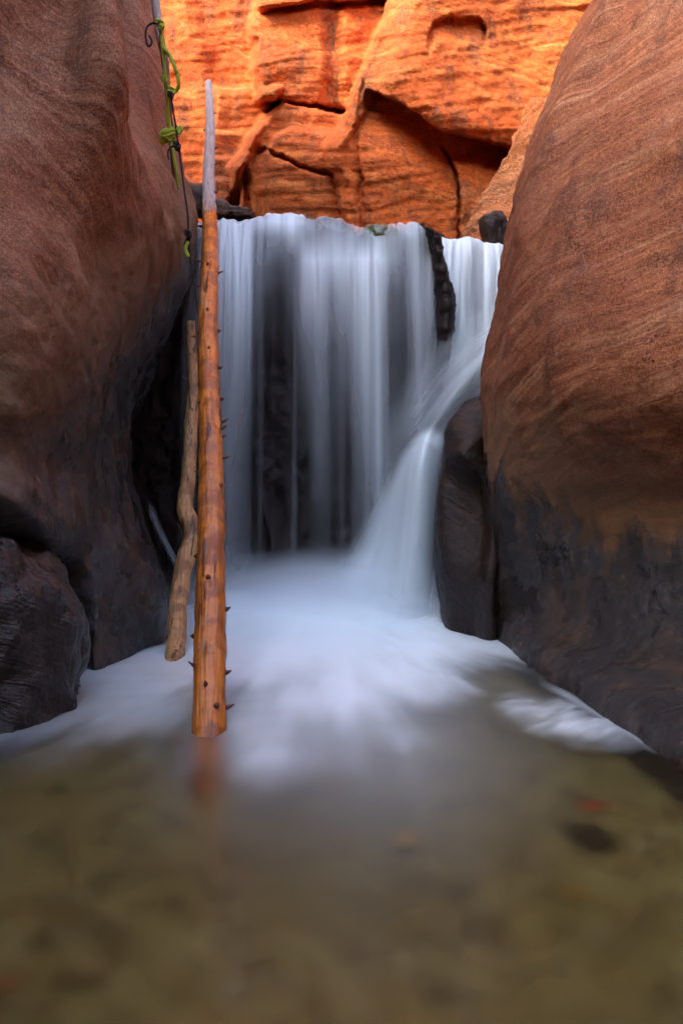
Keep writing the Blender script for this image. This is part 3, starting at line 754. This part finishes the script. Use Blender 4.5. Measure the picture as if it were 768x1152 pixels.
knots = [(.975, 3.14, .05), (.84, 3.0, .06), (.79, 0.1, .04), (.76, 3.1, .04), (.70, 3.14, .035), (.615, 3.1, .05), (.62, .05, .02), (.53, 0, .035), (.50, 3.1, .02), (.46, 0, .035),
         (.415, 0.0, .045), (.40, .1, .03), (.385, 0, .04), (.345, 0, .04), (.33, 3.14, .025), (.29, .6, .02), (.235, 0, .03), (.20, 3.14, .025), (.155, 1.5, .018), (.125, .05, .03), (.10, 3.1, .022), (.06, 2.4, .03), (.055, 0, .03),
         (.035, 1.6, .02), (.015, .9, .018), (.02, 0.0, .03), (.45, 2.6, .02), (.56, 1.3, .018), (.66, 1.7, .018), (.80, 1.6, .018), (1.56, 0, .03), (1.46, 3.14, .03), (1.34, 0, .035), (1.25, 0, .05), (1.16, 3.14, .05), (1.1, .3, .03), (1.06, .2, .04), (1.02, 0, .05)]
for t, ph, ln in knots:
    stub(t, ph, ln*(.7+.8*rs_.rand()), .006+.006*rs_.rand())
# second, crooked log behind it
Q = [at(189, 775, 5.6), at(197, 738, 6.05), at(200, 690, 6.4), at(206, 640, 6.75), at(217, 600, 7.0), at(208, 570, 7.15), at(212, 540, 7.35), at(215, 480, 7.6), at(218, 430, 7.8), at(216, 395, 7.9), at(215, 363, 8.0)]
Q = np.array(Q); Q0 = Q[1].copy()
qr = [.068, .068, .066, .066, .078, .066, .060, .056, .050, .044, .036]
M_log2 = wood('weathered_pale_wood', (.46, .24, .085), (.20, .09, .035), (.40, .2, .07), 99, .55, axis=Q[-1]-Q[0])
root2 = bpy.data.objects.new('log', None); COL.objects.link(root2); root2.location = Q0
tag(root2, 'shorter crooked pale brown log standing behind the tall straight one', 'log')
grid_mesh('trunk', tube(Q-Q0, qr, seg=28, rough=.10, res=160, nf=7, seed=3), M_log2, parent=root2, wrap=True)
c = Q[4]+np.array([.05, -.02, .0])
grid_mesh('branch_stub', tube(np.array([c, c+[.05, -.03, .05], c+[.075, -.04, .11]])-Q0, [.045, .038, .02], seg=12, rough=.3, res=12), M_log2, parent=root2, wrap=True)
c = Q[9]+np.array([.0, 0, 0])
grid_mesh('branch_stub', tube(np.array([Q[8]+[-.03, 0, 0], Q[8]+[-.09, -.02, .05]])-Q0, [.015, .006], seg=8, res=6), M_stub, parent=root2, wrap=True)

# pole wedged against the wall, at the top
M_pole = wood('grey_pole_wood', (.12, .05, .03), (.05, .02, .014), (.42, .36, .31), .45, .7, axis=(0, 0, 1))
O_ = np.array(at(190, 120, 8.0))
pp = np.array([at(166, -160, 7.9), at(171, -60, 7.9), at(175, 0, 7.9), at(180, 40, 7.9), at(186, 70, 7.95), at(190, 120, 8.0), at(196, 200, 8.15)])-O_
ob = grid_mesh('pole', tube(pp, [.042, .040, .038, .036, .033, .026, .018], seg=16, rough=.08, res=60), M_pole, wrap=True)
ob.location = O_
tag(ob, 'thin grey wooden pole at the edge of the left wall holding the green rope', 'pole')

# ------------------------------------------------------------ ropes
def rope_mat(name, c1, c2, sc=55):
    N = NT(name); P = N.n('ShaderNodeTexCoord').outputs['Object']
    wv = N.n('ShaderNodeTexWave', {'Vector': P, 'Scale': sc, 'Distortion': 2.0}, wave_type='BANDS', bands_direction='DIAGONAL').outputs['Fac']
    c = N.mix(wv, c1, c2)
    return N.surf(N.n('ShaderNodeBsdfPrincipled', {'Base Color': c, 'Roughness': .8, 'Normal': N.bump(wv, .8, .01)}).outputs[0])
M_green = rope_mat('green_webbing', (.62, .78, .06), (.34, .46, .04))
M_black = rope_mat('dark_cord', (.035, .025, .02), (.012, .01, .01), 90)
def ropeobj(name, paths, mat, origin, label, cat, seg=10):
    obs = []
    o = np.array(origin)
    for pth, r, res in paths:
        P_ = np.array([at(*p) for p in pth])-o
        obs.append(grid_mesh('t', tube(P_, r, seg=seg, res=res, rough=.12), mat, wrap=True))
    ob = join(obs, name); ob.location = o
    for p in ob.data.polygons: p.use_smooth = True
    return tag(ob, label, cat)
def knot(px_, py_, D_, r=5, n=26, turns=2.6, sq=.8):
    return [(px_+r*math.cos(i/n*turns*6.283)*(.7+.3*math.sin(i*1.3)), py_+sq*r*math.sin(i/n*turns*6.283+.5)+2*math.sin(i*.9), D_+.04*math.sin(i*2.0)) for i in range(n)]
rd = 7.75
ropeobj('rope', [
    ([(179, 22, rd), (181, 35, rd), (184, 60, rd), (187, 95, rd), (190, 130, rd+.1), (194, 165, rd+.1), (198, 190, rd+.1), (201, 212, 7.9)], .015, 80),
    ([(181, 26, rd), (182, 45, rd-.02), (184, 66, rd), (188, 96, rd), (188, 140, rd+.1)], .012, 50),
    (knot(180, 27, rd-.03, 4.5), .014, 110),
    ([(181, 40, rd), (186, 56, rd), (192, 64, rd-.05), (197, 76, rd-.05), (200, 86, rd-.05), (201, 96, rd-.03), (197, 103, rd), (191, 101, rd)], .017, 70),
    ([(184, 54, rd-.03), (190, 60, rd-.07), (195, 72, rd-.08), (199, 82, rd-.06)], .014, 40),
    (knot(193, 102, rd-.03, 3.5), .012, 80),
    (knot(185, 89, rd-.03, 3.0), .010, 60),
    # bunched loops
    ([(184, 163, rd-.05), (181, 155, rd-.08), (184, 148, rd-.1), (192, 146, rd-.1), (203, 144, rd-.1), (202, 149, rd-.1), (194, 151, rd-.12), (187, 154, rd-.1), (185, 161, rd-.06)], .020, 90),
    ([(190, 160, rd-.05), (187, 151, rd-.1), (193, 147, rd-.12), (200, 146, rd-.12)], .018, 50),
    (knot(190, 152, rd-.08, 6.5, 34, 3.2, .6), .014, 140)],
    M_green, at(185, 100, rd), 'bright yellow green knotted rope hanging down the edge of the left wall', 'rope')
bd = 7.62
ropeobj('cord', [
    ([(192, 104, bd), (195, 125, bd), (199, 150, bd), (203, 180, bd), (207, 212, bd), (211, 240, bd), (212, 262, bd), (214, 290, bd), (218, 320, bd), (223, 350, bd)], .0085, 90),
    (knot(192, 107, bd, 2.6), .010, 60), (knot(199, 164, bd, 3.6), .013, 90), (knot(212, 263, bd, 3.0), .012, 80),
    ([(199, 164, bd), (192, 166, bd), (189, 172, bd), (190, 180, bd)], .008, 30),
    ([(212, 266, bd), (208, 276, bd), (210, 284, bd), (213, 276, bd), (213, 266, bd)], .009, 40)],
    M_black, at(200, 165, bd), 'thin dark cord with knots hanging from the green rope over the falls', 'cord')
ropeobj('cord', [
    ([(179, 27, 7.6), (172, 26, 7.6), (166, 30, 7.6), (164, 38, 7.6), (165, 48, 7.6), (168, 52, 7.6), (171, 47, 7.6), (168, 40, 7.6)], .009, 60)],
    M_black, at(170, 38, 7.6), 'dark curled loop of cord tied at the topmost rope knot', 'cord')
ropeobj('rope', [([(212, 272, 7.6), (209, 280, 7.6), (212, 289, 7.6)], .016, 24)], M_green, at(211, 280, 7.6), 'faded short green rope tail below the lowest cord knot', 'rope')

# ------------------------------------------------------------ light, world, camera
sd = Vector((-.62, -.42, .72)).normalized()
w = bpy.data.worlds.new('World'); S.world = w; w.use_nodes = True
nt = w.node_tree; bg = nt.nodes['Background']
sky = nt.nodes.new('ShaderNodeTexSky'); sky.sky_type = 'NISHITA'; sky.sun_disc = False
sky.sun_elevation = math.asin(sd.z); sky.sun_rotation = math.atan2(sd.x, sd.y); sky.air_density = 1.0; sky.dust_density = 2.5; sky.ozone_density = .9
nt.links.new(sky.outputs[0], bg.inputs[0]); bg.inputs[1].default_value = .15
L = bpy.data.lights.new('sun', 'SUN'); L.energy = .56; L.angle = math.radians(24); L.color = (1, .84, .62)
lo = bpy.data.objects.new('sun', L); COL.objects.link(lo); lo.rotation_euler = (-sd).to_track_quat('-Z', 'Y').to_euler()

cam = bpy.data.cameras.new('camera'); co = bpy.data.objects.new('camera', cam); COL.objects.link(co)
co.location = (0, 0, 1); co.rotation_euler = (math.radians(90), 0, 0)
cam.sensor_fit = 'VERTICAL'; cam.sensor_height = 36; cam.lens = 36*F/1152; cam.clip_end = 500
S.camera = co
S.view_settings.view_transform = 'Standard'; S.view_settings.look = 'None'; S.view_settings.gamma = 1
S.view_settings.exposure = 3.45
S.render.engine = 'CYCLES'
cy = S.cycles
cy.use_denoising = True; cy.max_bounces = 10; cy.volume_bounces = 3; cy.denoising_input_passes = 'RGB_ALBEDO'; cy.diffuse_bounces = 4; cy.glossy_bounces = 3; cy.transmission_bounces = 5; cy.transparent_max_bounces = 12
cy.sample_clamp_indirect = 6; cy.caustics_reflective = False
